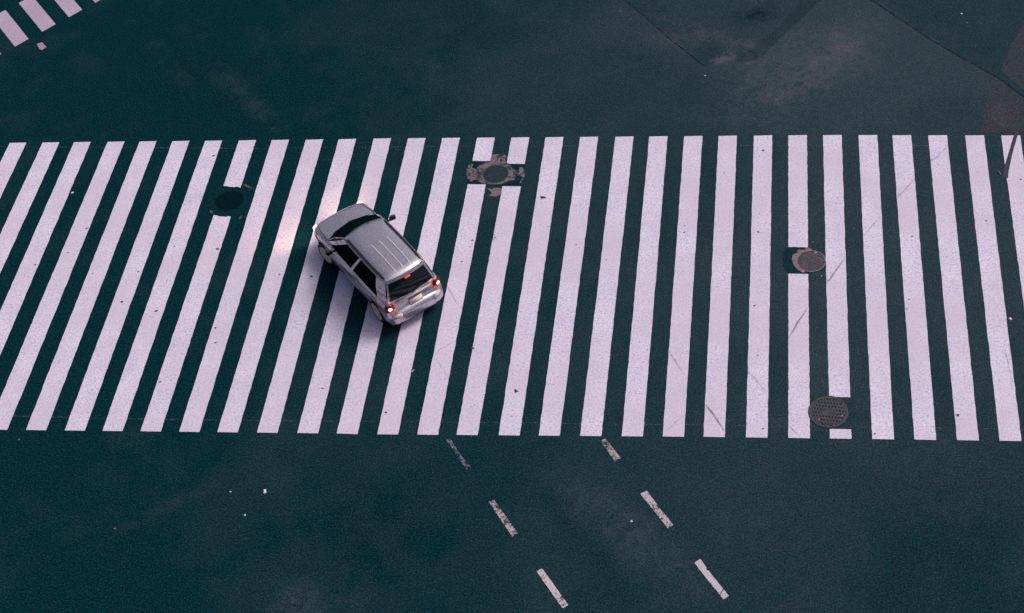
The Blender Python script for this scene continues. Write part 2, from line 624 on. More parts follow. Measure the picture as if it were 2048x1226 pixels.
# ------------------------------------------------------------------ rubber marks and stains on the stripes
marks = [
    ([(1896, 291), (1880, 307), (1864, 324)], .035, 'mark_faint'), ([(1829, 358), (1812, 377), (1795, 396)], .045, 'mark_faint'),
    ([(1762, 432), (1745, 452), (1728, 472)], .045, 'mark_faint'), ([(1690, 517), (1672, 541), (1654, 567)], .045, 'mark'),
    ([(1615, 617), (1600, 638), (1578, 676)], .045, 'mark'),
    ([(1412, 810), (1430, 834), (1448, 862)], .050, 'mark'),
    ([(1496, 743), (1515, 763), (1534, 787)], .035, 'mark_faint'),
    ([(1578, 851), (1590, 864), (1600, 874)], .05, 'mark_faint'),
    ([(1336, 700), (1350, 722), (1368, 748)], .04, 'mark_faint'),
    ([(868, 714), (880, 699), (900, 688), (916, 680)], .022, 'mark_faint'),
    ([(2010, 700), (2020, 742), (2024, 778)], .035, 'mark_faint'),
    ([(1328, 866), (1348, 848), (1366, 832)], .025, 'mark_faint'),
    ([(872, 718), (884, 737), (896, 754)], .02, 'mark_faint'),
    ([(892, 568), (905, 590), (916, 612)], .03, 'mark_faint'),
    ([(1795, 392), (1800, 386)], .05, 'mark_faint'), ([(1862, 322), (1868, 316)], .05, 'mark_faint'),
]
for uv, wd, mt in marks:
    ribbon('tyre_mark', gline(uv), wd, .0085, M[mt], taper=True, label='thin dark rubber mark across the stripes')
ribbon('tar_strip', gline([(2035, 262), (2030, 276), (2020, 310), (2012, 342), (2010, 356)]), .115, .0088, M['tar'], amp=.002, step=.5,
       label='dark tar strip crossing the last stripe')


def blot(u, v, r, mat, n=11, z=.0095, squash=1):
    c = G(u, v)
    a0 = random.uniform(0, 6.28)
    pts = []
    for k in range(n):
        a = a0 + k * 2 * math.pi / n
        q = r * random.uniform(.45, 1.2)
        pts.append((c.x + q * math.cos(a), c.y + q * math.sin(a) * squash))
    return flat('road_stain', pts, z, mat)


spot_m = plain('gum_spot', (.075, .06, .08), .8)
for (u, v, r) in [(1087, 396, .085), (1082, 394, .05), (1033, 783, .06), (1030, 780, .04), (945, 481, .035), (988, 470, .025), (990, 476, .03),
                  (940, 494, .028), (1152, 489, .025), (1158, 495, .02), (1241, 449, .02), (1369, 452, .03), (1369, 465, .035), (1517, 464, .04),
                  (1526, 301, .05), (1449, 346, .022), (1824, 473, .03), (1972, 442, .035), (2041, 359, .035), (1508, 612, .04), (1515, 711, .03),
                  (1526, 857, .03), (1750, 868, .035), (1915, 831, .05), (1818, 599, .032), (772, 825, .04), (945, 697, .05), (428, 312, .045),
                  (174, 457, .05), (349, 493, .03), (435, 498, .055), (277, 543, .04), (559, 549, .04), (623, 553, .04), (244, 604, .05),
                  (313, 622, .05), (320, 764, .045), (431, 656, .04), (431, 686, .035), (71, 530, .04), (137, 506, .035), (645, 777, .03),
                  (186, 547, .025), (988, 480, .02), (923, 524, .03), (1212, 520, .025), (1040, 545, .02), (1295, 700, .02)]:
    tag(blot(u, v, r * .85, M['stain'] if r > .055 else spot_m, squash=.8), 'dark gum spot or scuff on a stripe', kind='structure')

# ------------------------------------------------------------------ manhole covers
def disc_bm(r, z0, z1, n=64, r2=None):
    bm = bmesh.new()
    top = [bm.verts.new(((r2 or r) * math.cos(2 * math.pi * k / n), (r2 or r) * math.sin(2 * math.pi * k / n), z1)) for k in range(n)]
    bot = [bm.verts.new((r * math.cos(2 * math.pi * k / n), r * math.sin(2 * math.pi * k / n), z0)) for k in range(n)]
    bm.faces.new(top)
    for k in range(n): bm.faces.new((bot[k], bot[(k + 1) % n], top[(k + 1) % n], top[k]))
    return bm


def ring_bm(ri, ro, z0, z1, n=72):
    bm = bmesh.new()
    L = []
    for r, z in ((ro, z0), (ro - .004, z1), (ri, z1), (ri, z0)):
        L.append([bm.verts.new((r * math.cos(2 * math.pi * k / n), r * math.sin(2 * math.pi * k / n), z)) for k in range(n)])
    for a, b in zip(L[:-1], L[1:]):
        for k in range(n): bm.faces.new((a[k], a[(k + 1) % n], b[(k + 1) % n], b[k]))
    return bm


def iron(name, col, col2, scale, spec=.3):
    m = NT(name)
    v = m.n('ShaderNodeTexVoronoi')
    v.inputs['Scale'].default_value = scale
    m.l(m.co.outputs['Object'], v.inputs['Vector'])
    n = m.noise(9, 4, .7, vec=m.co.outputs['Object'])
    n2 = m.noise(40, 2, .7, vec=m.co.outputs['Object'])
    c = m.mix(m.mapr(v.outputs['Distance'], .25, .55), col2, col)
    c = m.mix(m.mapr(n.outputs[0], .4, .65, 0, .5), c, tuple(x * .55 for x in col))
    c = m.mix(m.mapr(n2.outputs[0], .55, .72, 0, .5), c, tuple(x * k for x, k in zip(col, (1.7, 1.4, 1.4))))
    m.set(Base_Color=c, Roughness=.65, Metallic=.2 if spec > .1 else 0, Specular_IOR_Level=spec)
    m.bump(v.outputs['Distance'], .6, .01)
    return m.m


def mortar(name, col, dark, thr=.5):
    m = NT(name)
    a = m.noise(6.5, 5, .75, dist=1.0)
    b = m.noise(30, 2, .6)
    c = m.mix(m.mapr(b.outputs[0], .35, .65, 0, .5), col, tuple(x * .6 for x in col))
    c = m.mix(m.mapr(a.outputs[0], thr, thr + .06), c, dark)
    m.set(Base_Color=c, Roughness=.9, Specular_IOR_Level=.1)
    m.bump(a.outputs[0], .3, .01)
    return m.m


MORT = mortar('mortar', (.200, .150, .178), (.020, .036, .046), .50)
MORT2 = mortar('mortar_pale', (.25, .165, .19), (.05, .05, .06), .60)
CRUMB = mortar('mortar_dull', (.13, .09, .105), (.01, .03, .035), .52)


def manhole(u, v, r, cover_mat, rim_mat, rim_w, label, z=.010):
    c = G(u, v)
    t = tag(empty('manhole_cover', c), label, 'manhole', 'manhole covers in the crossing')
    obj('rim', ring_bm(r - rim_w, r, .0, z), rim_mat, t)
    return t, c


# black cover low in a new dark patch
cv1 = iron('cast_iron_black', (.0006, .0135, .0170), (.0004, .0095, .0125), 26, .03)
t, c = manhole(459, 402, .36, cv1, plain('iron_rim_black', (.001, .0085, .0115), .7, 0, .05), .03, 'black manhole cover in a dark asphalt patch left of the car')
flat('asphalt_patch', [G(*p) for p in rough_edge([(414, 384), (447, 372), (480, 375), (503, 384), (500, 410), (489, 432), (452, 434), (422, 430), (409, 408)], 1.3, 6)],
     .0052, M['asphalt_new'], t, c)
obj('cover', disc_bm(.328, .001, .0085), cv1, t)
for nm, uv in (('mortar_crumb', [(484, 369), (492, 369), (505, 376), (503, 378.5), (495, 375)]), ('mortar_crumb', [(419, 421), (424, 421), (427, 426), (422, 427)]),
               ('mortar_crumb', [(479, 434), (485, 431), (482, 437), (478, 439)])):
    flat(nm, [G(*p) for p in uv], .0068, CRUMB, t, c)

# mortared cover
cv2 = iron('cast_iron_teal', (.016, .040, .052), (.008, .025, .034), 22)
Z3 = lambda x, y: (880 + x / 8.173, 260 + y / 8.173)
t, c = manhole(*Z3(911, 722), .352, cv2, plain('iron_rim_grey', (.105, .105, .125), .7, noise=(30, .6)), .020,
               'dark manhole cover in a ragged clover of pale mortar above the middle')
obj('cover', disc_bm(.322, .001, .0085), cv2, t)
b_ = bmesh.new()
for rr in (.10, .20):
    q = ring_bm(rr, rr + .008, .0085, .0115, 48)
    me = bpy.data.meshes.new('x'); q.to_mesh(me); q.free(); b_.from_mesh(me); bpy.data.meshes.remove(me)
for k in range(24):
    a = k * math.pi / 12
    box(b_, (.26 * math.cos(a), .26 * math.sin(a), .0095), (.09, .010, .004), Matrix.Rotation(a, 3, 'Z'))
obj('cover_pattern', b_, cv2, t)
flat('asphalt_patch', [G(*Z3(*p)) for p in rough_edge([(520, 522), (840, 508), (1090, 552), (1385, 562), (1375, 860), (1300, 900), (1050, 905), (700, 885), (440, 875), (470, 700)], 4, 40)],
     .0052, M['asphalt_new_east'], t, c)
main = [(850, 405), (950, 398), (1050, 405), (1095, 430), (1062, 480), (1085, 530), (1150, 575), (1190, 640), (1245, 665), (1262, 700), (1300, 690), (1290, 640),
        (1305, 612), (1345, 610), (1372, 650), (1388, 710), (1372, 790), (1325, 875), (1300, 870), (1318, 800), (1330, 745), (1265, 742), (1238, 770), (1222, 815),
        (1130, 835), (1000, 890), (850, 890), (700, 878), (650, 850), (600, 822), (555, 815), (505, 850), (455, 800), (430, 720), (440, 640), (470, 575),
        (510, 540), (550, 562), (520, 620), (580, 640), (630, 590), (700, 545), (760, 535), (830, 515), (835, 460)]
flat('mortar_collar', [G(*Z3(*p)) for p in main], .0068, MORT, t, c)
o = flat('mortar_patch', [G(*Z3(*p)) for p in [(765, 952), (850, 968), (885, 946), (985, 950), (1008, 990), (985, 1058), (915, 1092), (785, 1078), (845, 1045), (835, 1010), (800, 985)]],
         .0068, mortar('mortar_b', (.21, .155, .18), (.05, .05, .06), .57), t, c)

# pale ringed cover
Z4 = lambda x, y: (1530 + x / 8.755, 460 + y / 8.755)
cv3 = iron('cast_iron_grey', (.088, .076, .096), (.020, .034, .044), 20)
t, c = manhole(*Z4(806, 545), .352, cv3, plain('iron_rim_pale', (.30, .215, .25), .7, noise=(25, .6)), .020,
               'grey studded manhole cover with a pale ring right of the middle')
obj('cover', disc_bm(.325, .001, .0085), cv3, t)
flat('asphalt_patch', [G(*Z4(*p)) for p in rough_edge([(340, 330), (410, 300), (760, 306), (1010, 420), (1075, 560), (1040, 700), (750, 764), (405, 764), (320, 640), (300, 470)], 4, 40)],
     .0052, M['asphalt_mid'], t, c)
flat('mortar_collar', [G(*Z4(*p)) for p in [(690, 312), (770, 318), (830, 342), (800, 372), (700, 380), (640, 395), (600, 470), (580, 560), (640, 660), (720, 705), (700, 742), (650, 745), (570, 690),
     (520, 640), (490, 580), (470, 510), (478, 450), (520, 415), (575, 400), (560, 370), (600, 342), (630, 350), (690, 350), (720, 335)]], .0068, MORT2, t, c)
for (x, y) in ((888, 395), (665, 735)):
    bmk = bmesh.new()
    p = G(*Z4(x, y)) - c
    box(bmk, (p.x, p.y, .0105), (.055, .035, .004), bev=.001)
    obj('key_slot', bmk, plain('key_slot', (.36, .32, .36), .6), t)

# slotted cover: a plate of bars with see-through slots over a dark recess
Z5 = lambda x, y: (1560 + x / 8.759, 760 + y / 8.759)
c = G(*Z5(850, 560))
gm = plain('cast_iron_brown', (.072, .074, .094), .65, .2, .3, noise=(14, .55))
dk = plain('recess', (.002, .012, .016), .9)
t = tag(empty('manhole_cover', c, R(-7)), 'brownish slotted manhole cover near the lower right of the crossing', 'manhole', 'manhole covers in the crossing')
RR = .435
flat('asphalt_patch', [(G(*Z5(*p)) - c).to_2d().rotated(0) if False else Matrix.Rotation(R(7), 2) @ (G(*Z5(*p)) - c).to_2d() for p in
     rough_edge([(870, 300), (1225, 306), (1290, 400), (1310, 640), (1285, 850), (880, 845), (620, 800), (520, 640), (520, 420), (640, 310)], 4, 40)],
     .0052, asphalt('asphalt_patch_pale', bias=-.02), t)
obj('rim', ring_bm(RR - .05, RR, .0, .012), gm, t)
obj('joint_ring', ring_bm(RR, RR + .015, .0, .0075), plain('tar_joint', (.006, .016, .021), .8), t)  # dark ring just outside the rim
obj('recess', disc_bm(RR - .045, .001, .0062), dk, t)
bm = bmesh.new()
ri = RR - .048
rows = 8
pitch = 2 * (ri - .012) / rows
hole_h = pitch * .54
for r in range(rows + 1):
    yb = -ri + .012 + r * pitch          # bar between slot rows
    hh = (pitch - hole_h)
    y0, y1 = yb - hh / 2, yb + hh / 2
    ym = max(abs(y0), abs(y1))
    if ym >= ri: y0, y1 = max(y0, -ri + .004), min(y1, ri - .004); ym = min(max(abs(y0), abs(y1)), ri - .002)
    half = math.sqrt(max(ri * ri - ym * ym, .0004))
    box(bm, (0, (y0 + y1) / 2, .009), (2 * half, y1 - y0, .006))
for r in range(rows):
    yc = -ri + .012 + (r + .5) * pitch
    half = math.sqrt(max(ri * ri - (abs(yc) + hole_h / 2) ** 2, 0))
    n = int(half / .034)
    off = .5 if r % 2 else 0
    for k in range(-n, n + 1):
        x = (k + off) * .068
        if abs(x) > half - .01: continue
        wv_ = .030
        if abs(yc) < pitch and abs(x) < .13: wv_ = .0675
        box(bm, (x, yc, .0088), (wv_, hole_h + .002, .0052))
    for s in (-1, 1):
        box(bm, (s * (half + .0), yc, .0086), (.03, hole_h + .002, .0048))
obj('cover', bm, gm, t)
for (x, y) in ((1090, 630), (680, 695)):
    bmk = bmesh.new()
    p = Matrix.Rotation(R(7), 3, 'Z') @ (G(*Z5(x, y)) - c)
    box(bmk, (p.x, p.y, .0125), (.045, .03, .004), bev=.001)
    obj('key_slot', bmk, plain('key_slot_b', (.22, .20, .24), .6), t)

# ------------------------------------------------------------------ litter
LIT = [
    (145, 386, .075, .055, 30, 'paper_scrap', (.75, .68, .70), 'crumpled white paper scrap between stripes at the left'),
    (530, 983, .060, .115, 12, 'paper_scrap', (.70, .68, .74), 'largest white paper scrap on the asphalt below the crossing'),
    (461, 984, .040, .040, 0, 'paper_scrap', (.70, .70, .74), 'tiny white scrap left of the largest one'),
    (490, 1031, .045, .045, 40, 'paper_scrap', (.70, .68, .72), 'tiny white scrap below the largest one'),
    (1263, 1043, .045, .055, 20, 'paper_scrap', (.72, .66, .68), 'tiny pale scrap between the two dashed lane lines'),
    (2021, 638, .065, .080, 35, 'crumpled_wrapper', (.80, .72, .62), 'creamy crumpled wrapper at the right end of the crossing'),
    (1814, 618, .045, .035, 0, 'paper_scrap', (.45, .50, .52), 'greyish scrap beside a stripe at the right'),
    (1923, 28, .050, .050, 0, 'paper_scrap', (.75, .68, .70), 'pale scrap on the asphalt near the top right corner'),
    (1934, 46, .035, .030, 0, 'paper_scrap', (.50, .46, .48), 'dull speck just below the pale scrap in the top right corner'),
    (1410, 152, .045, .045, 0, 'paper_scrap', (.50, .52, .54), 'grey scrap below the point of the triangular panel'),
    (826, 742, .030, .080, -30, 'paper_scrap', (.50, .58, .60), 'thin slip of paper between stripes right below the car'),
    (1998, 345, .018, .190, 28, 'thin_stick', (.38, .38, .42), 'thin pale stick near the tar strip at the right'),
    (230, 1058, .055, .035, 15, 'paper_scrap', (.42, .10, .08), 'small reddish scrap at the lower left'),
    (1240, 23, .040, .035, 0, 'paper_scrap', (.30, .32, .34), 'dim grey speck at the top edge above the middle'),
    (1643, 553, .035, .035, 0, 'paper_scrap', (.42, .48, .48), 'tiny pale speck right below the pale ringed cover'),
    (1626, 485, .040, .035, 0, 'paper_scrap', (.26, .30, .32), 'tiny grey speck right above the pale ringed cover'),
    (38, 880, .050, .035, 10, 'paper_scrap', (.16, .18, .19), 'dull grey speck just below the crossing at far left'),
    (1708, 458, .055, .05, 10, 'paper_scrap', (.20, .09, .10), 'reddish brown speck between stripes at the right'),
]
for (u, v, wx, wy, rot, nm, col, lab) in LIT:
    p = G(u, v)
    bm = bmesh.new()
    n = 5
    vs = {}
    for i in range(n):
        for j in range(n):
            x, y = (i / (n - 1) - .5) * wx, (j / (n - 1) - .5) * wy
            edge = i in (0, n - 1) or j in (0, n - 1)
            k = random.uniform(.8, 1.0) if edge else 1
            vs[i, j] = bm.verts.new((x * k, y * k, .007 + random.uniform(0, .012) + (.010 if not edge else 0)))
    for i in range(n - 1):
        for j in range(n - 1): bm.faces.new((vs[i, j], vs[i + 1, j], vs[i + 1, j + 1], vs[i, j + 1]))
    ex = bmesh.ops.extrude_face_region(bm, geom=bm.faces[:])
    for q in ex['geom']:
        if isinstance(q, bmesh.types.BMVert): q.co.z -= .004
    o = obj(nm, bm, plain(nm, col, .8, noise=(30, .85)))
    o.location = p
    o.rotation_euler = (0, 0, R(rot))
    tag(o, lab, 'litter', 'bits of litter on the road')

# ------------------------------------------------------------------ the car
HD = R(131.0)
hx, hy = math.cos(HD), math.sin(HD)
CC = Vector((10.98 - hy * .085 - hx * .05, 4.80 + hx * .085 - hy * .05, 0))
car_root = empty('silver_car', CC, HD)
car_root.scale = (.955, .955, 1.02)
car = tag(car_root, 'silver grey estate car with lit lamps turning across the zebra crossing', 'car')


def silver(name, col):
    m = NT(name)
    f = m.noise(36, 3, .8, vec=m.co.outputs['Object'])
    g = m.noise(3, 3, .6, vec=m.co.outputs['Object'])
    c = m.mix(m.mapr(f.outputs[0], .46, .60, 0, .75), col, tuple(x * k for x, k in zip(col, (.40, .43, .70))))
    c = m.mix(m.mapr(g.outputs[0], .4, .7, 0, .15), c, (.22, .18, .17))
    m.set(Base_Color=c, Metallic=.74, Roughness=m.mapr(f.outputs[0], .4, .6, .20, .34), Coat_Weight=1.0, Coat_Roughness=.06)
    return m.m


PAINT = silver('silver_paint', (.70, .64, .665))
SIDEG = plain('privacy_glass', (.0015, .009, .011), .3, 0, 0)
GLASS = plain('tinted_glass', (.002, .010, .012), .10, 0, .38)
TRIM = plain('black_trim', (.012, .014, .017), .5)
RUB = plain('tyre_rubber_black', (.010, .012, .014), .85, noise=(20, .7))
ALLOY = plain('wheel_alloy', (.78, .62, .50), .5, .1, noise=(8, .8))
HEADG = plain('headlamp_lens', (.9, .8, .65), .2, emit=(1.0, .68, .42), es=2.4)
LENS = plain('clear_lens', (.5, .47, .45), .15, .3)
REDL = plain('tail_lens_lit', (.6, .02, .01), .3, emit=(1.0, .07, .035), es=1.1)
REDH = plain('tail_lamp_bulb', (1, .6, .5), .3, emit=(1.0, .42, .26), es=3.2)
REDD = plain('tail_lens', (.16, .008, .008), .25)
PLATE = plain('plate_white', (.80, .70, .64), .5)
CHROME = plain('bright_trim', (.62, .60, .60), .3, .6)
WELL = plain('wheel_well', (.004, .006, .008), .95)

# --- lower body: stations (x, half width, top z, bottom z)
ST = [(-1.99, .32, .50, .34), (-1.98, .46, .53, .30), (-1.95, .58, .565, .27), (-1.905, .675, .585, .25), (-1.865, .73, .60, .24), (-1.85, .765, .70, .23), (-1.835, .77, .82, .23),
      (-1.81, .775, .885, .22), (-1.77, .785, .915, .22), (-1.66, .795, .925, .21), (-1.45, .80, .925, .21), (-1.1, .80, .92, .20), (-.7, .80, .915, .20), (-.3, .80, .905, .20), (.1, .80, .90, .20),
      (.5, .80, .895, .20), (.8, .80, .89, .20), (1.0, .80, .882, .20), (1.2, .80, .868, .20), (1.4, .797, .85, .21), (1.6, .785, .826, .22), (1.74, .765, .80, .23), (1.83, .725, .775, .24),
      (1.90, .665, .735, .25), (1.96, .58, .69, .27), (2.01, .46, .64, .29), (2.04, .35, .59, .32), (2.06, .22, .54, .35)]


def interp_st(x, k): return interp(x, [s[0] for s in ST], [s[k] for s in ST])


def section(x, w, zt, zb):
    H = zt - zb
    c = .055 * min(1, H / .6)
    pts = [(0, zb), (w * .55, zb), (w * .90, zb + .01), (w * .965, zb + .05 * H / .7), (w * .99, zb + H * .22), (w * 1.0, zb + H * .42), (w * 1.0, zb + H * .60),
           (w * .985, zb + H * .74), (w * .965, zb + H * .84), (w * .93, zb + H * .93), (w * .875, zt - .004), (w * .78, zt + c * .22), (w * .55, zt + c * .62), (w * .28, zt + c * .92), (0, zt + c)]
    full = [(x, y, z) for y, z in pts] + [(x, -y, z) for y, z in reversed(pts[1:-1])]
    return full


def loft_body():
    bm = bmesh.new()
    rings = []
    for s in ST: rings.append([bm.verts.new(p) for p in section(*s)])
    n = len(rings[0])
    for a, b in zip(rings[:-1], rings[1:]):
        for k in range(n): bm.faces.new((a[k], a[(k + 1) % n], b[(k + 1) % n], b[k]))
    bm.faces.new(rings[0])
    bm.faces.new(rings[-1])
    bmesh.ops.recalc_face_normals(bm, faces=bm.faces)
    return bm


AX = (1.29, -1.25)
WR = .305
bm = loft_body()
me = bpy.data.meshes.new('body')
bm.to_mesh(me)
bm.free()
me.materials.append(PAINT)
body = link(bpy.data.objects.new('body', me), car)
sub = body.modifiers.new('s', 'SUBSURF')
sub.levels = sub.render_levels = 2
cut = []
for ax in AX:
    cb = bmesh.new()
    bmesh.ops.create_cone(cb, cap_ends=True, segments=48, radius1=WR + .045, radius2=WR + .045, depth=2.2,
                          matrix=Matrix.Translation((ax, 0, WR)) @ Matrix.Rotation(R(90), 4, 'X'))
    cm = bpy.data.meshes.new('c')
    cb.to_mesh(cm)
    cb.free()
    cm.materials.append(WELL)
    co = link(bpy.data.objects.new('c', cm))
    co.parent = car
    bo = body.modifiers.new('b', 'BOOLEAN')
    bo.operation = 'DIFFERENCE'
    bo.object = co
    bo.solver = 'EXACT'
    bo.material_mode = 'TRANSFER'
    cut.append(co)
bpy.context.view_layer.update()
dg = bpy.context.evaluated_depsgraph_get()
nm_ = bpy.data.meshes.new_from_object(body.evaluated_get(dg), depsgraph=dg)
body.modifiers.clear()
body.data = nm_
for p in nm_.polygons: p.use_smooth = True
try:
    nm_.set_sharp_from_angle(angle=R(35))
except Exception:
    pass
for co in cut: bpy.data.objects.remove(co)
nm_.name = 'body'

# --- greenhouse: one curved shell from the belt line to the roof edge, S(side, s, v) gives its points
BZ = .905
B_F, B_R, B_W = 1.03, -1.79, .735      # belt outline: front corner, rear corner, half width
T_F, T_R, T_W = .22, -1.66, .555      # roof outline
RZ = 1.455


def S_front(s, v):      # s -1..1 across
    bw_ = B_W - .035
    yb, yt = bw_ * s, T_W * s
    xb = B_F + .20 * (1 - s * s) + .02
    xt = T_F + .11 * (1 - s * s) + .0
    x = xb + (xt - xb) * v + .045 * math.sin(math.pi * v)
    z = BZ - .02 + (RZ - BZ + .02) * v + .03 * math.sin(math.pi * v) * .6 + .02 * (1 - s * s)
    return Vector((x, yb + (yt - yb) * v, z))


def S_side(s, v, sg):   # s 0 front .. 1 rear
    wmid = .012 * math.sin(math.pi * s)
    xb = B_F + (B_R - B_F) * s
    xt = T_F + (T_R - T_F) * s
    pinch_b = -.035 * max(0, 1 - s / .25) ** 2 - .06 * max(0, (s - .78) / .22) ** 2
    pinch_t = -.03 * max(0, (s - .75) / .25) ** 2
    yb, yt = B_W + wmid + pinch_b, T_W + wmid + pinch_t
    y = yb + (yt - yb) * v + .028 * math.sin(math.pi * v)
    return Vector((xb + (xt - xb) * v, sg * y, BZ - .02 * (1 - v) + (RZ - BZ) * v))


def S_rear(s, v):       # s -1..1
    wb, wt = B_W - .06, T_W - .03
    xb = B_R - .075 * (1 - s * s)
    xt = T_R - .06 * (1 - s * s)
    y = (wb + (wt - wb) * v) * s
    return Vector((xb + (xt - xb) * v - .02 * math.sin(math.pi * v), y, BZ - .02 * (1 - v) + (RZ - BZ) * v + .0))


def grid(f, us, vs_, bm):
    g = [[bm.verts.new(f(u, v)) for v in vs_] for u in us]
    for i in range(len(us) - 1):
        for j in range(len(vs_) - 1): bm.faces.new((g[i][j], g[i + 1][j], g[i + 1][j + 1], g[i][j + 1]))
    return g


def lin(a, b, n): return [a + (b - a) * i / (n - 1) for i in range(n)]


def roofz(x, s):
    t = (x - T_R) / (T_F - T_R)
    return RZ + .045 * (1 - abs(s) ** 3.2) + .035 * math.sin(math.pi * min(1, max(0, t * .85 + .08))) 


bm = bmesh.new()
grid(S_front, lin(-1, 1, 17), lin(0, 1, 9), bm)
for sg in (-1, 1): grid(lambda s, v: S_side(s, v, sg), lin(0, 1, 25), lin(0, 1, 9), bm)
grid(S_rear, lin(-1, 1, 17), lin(0, 1, 9), bm)


def S_roof(a, s):       # a 0 front .. 1 rear, s -1..1
    fr, re = S_front(s, 1), S_rear(s, 1)
    sd_ = S_side(a, 1, 1)
    y = sd_.y * s
    x = fr.x + (re.x - fr.x) * a
    e = min(1, min(a, 1 - a) / .09)
    e = e * (2 - e)
    se = 1 - abs(s) ** 5
    z = fr.z * (1 - a) + re.z * a
    z = z + (.052 * se * e) + .018 * e * se * math.sin(math.pi * a) + (1 - e) * 0
    if abs(s) == 1: z = RZ
    return Vector((x, y, z))


grid(S_roof, [0, .012, .03, .06, .1] + lin(.16, .84, 12) + [.9, .94, .97, .988, 1], [-1, -.985, -.95, -.88, -.75, -.6, -.4, -.2, 0, .2, .4, .6, .75, .88, .95, .985, 1], bm)
bmesh.ops.remove_doubles(bm, verts=bm.verts, dist=.012)
cab = obj('cabin_shell', bm, PAINT, car, True)
cab.data.set_sharp_from_angle(angle=R(50))


def pane(name, f, us, vs_, off, mat, parent=car):
    """a piece of the shell's curve set proud of it, with a thin edge"""
    bm = bmesh.new()
    g = []
    for u in us:
        row = []
        for v in vs_:
            e = 1e-3
            p = f(u, v)
            du = f(u + e, v) - f(u - e, v)
            dw = f(u, v + e) - f(u, v - e)
            n = du.cross(dw).normalized()
            c0 = Vector((-.85, 0, 1.0))
            if n.dot(p - c0) < 0: n = -n
            row.append((p + n * off, p - n * .004))
        g.append(row)
    V = [[(bm.verts.new(a), bm.verts.new(b)) for a, b in row] for row in g]
    I, J = len(us), len(vs_)
    for i in range(I - 1):
        for j in range(J - 1):
            bm.faces.new((V[i][j][0], V[i + 1][j][0], V[i + 1][j + 1][0], V[i][j + 1][0]))
    bd = [(i, 0) for i in range(I)] + [(I - 1, j) for j in range(1, J)] + [(i, J - 1) for i in range(I - 2, -1, -1)] + [(0, j) for j in range(J - 2, 0, -1)]
    for (a, b) in zip(bd, bd[1:] + bd[:1]):
        bm.faces.new((V[a[0]][a[1]][0], V[b[0]][b[1]][0], V[b[0]][b[1]][1], V[a[0]][a[1]][1]))
    o = obj(name, bm, mat, parent, True)
    o.data.set_sharp_from_angle(angle=R(40))
    return o


ws = pane('windscreen', lambda s, v: S_front(s * (1 - .03 * v), v), lin(-.93, .93, 21), lin(-.02, .95, 10), .006, SIDEG)
# cowl and wipers at the foot of the windscreen
bmw = bmesh.new()
for y0, y1 in ((-.05, .50), (-.55, -.02)):
    a = S_front(y0 / .7, .10) + Vector((.02, 0, .018))
    b = S_front(y1 / .7, .05) + Vector((.02, 0, .018))
    d = b - a
    box(bmw, (a + b) / 2, (d.length, .012, .012), d.to_track_quat('X', 'Z').to_matrix())
obj('wiper', bmw, TRIM, car)
pane('cowl', S_front, lin(-.95, .95, 15), lin(-.10, -.025, 3), .012, TRIM)

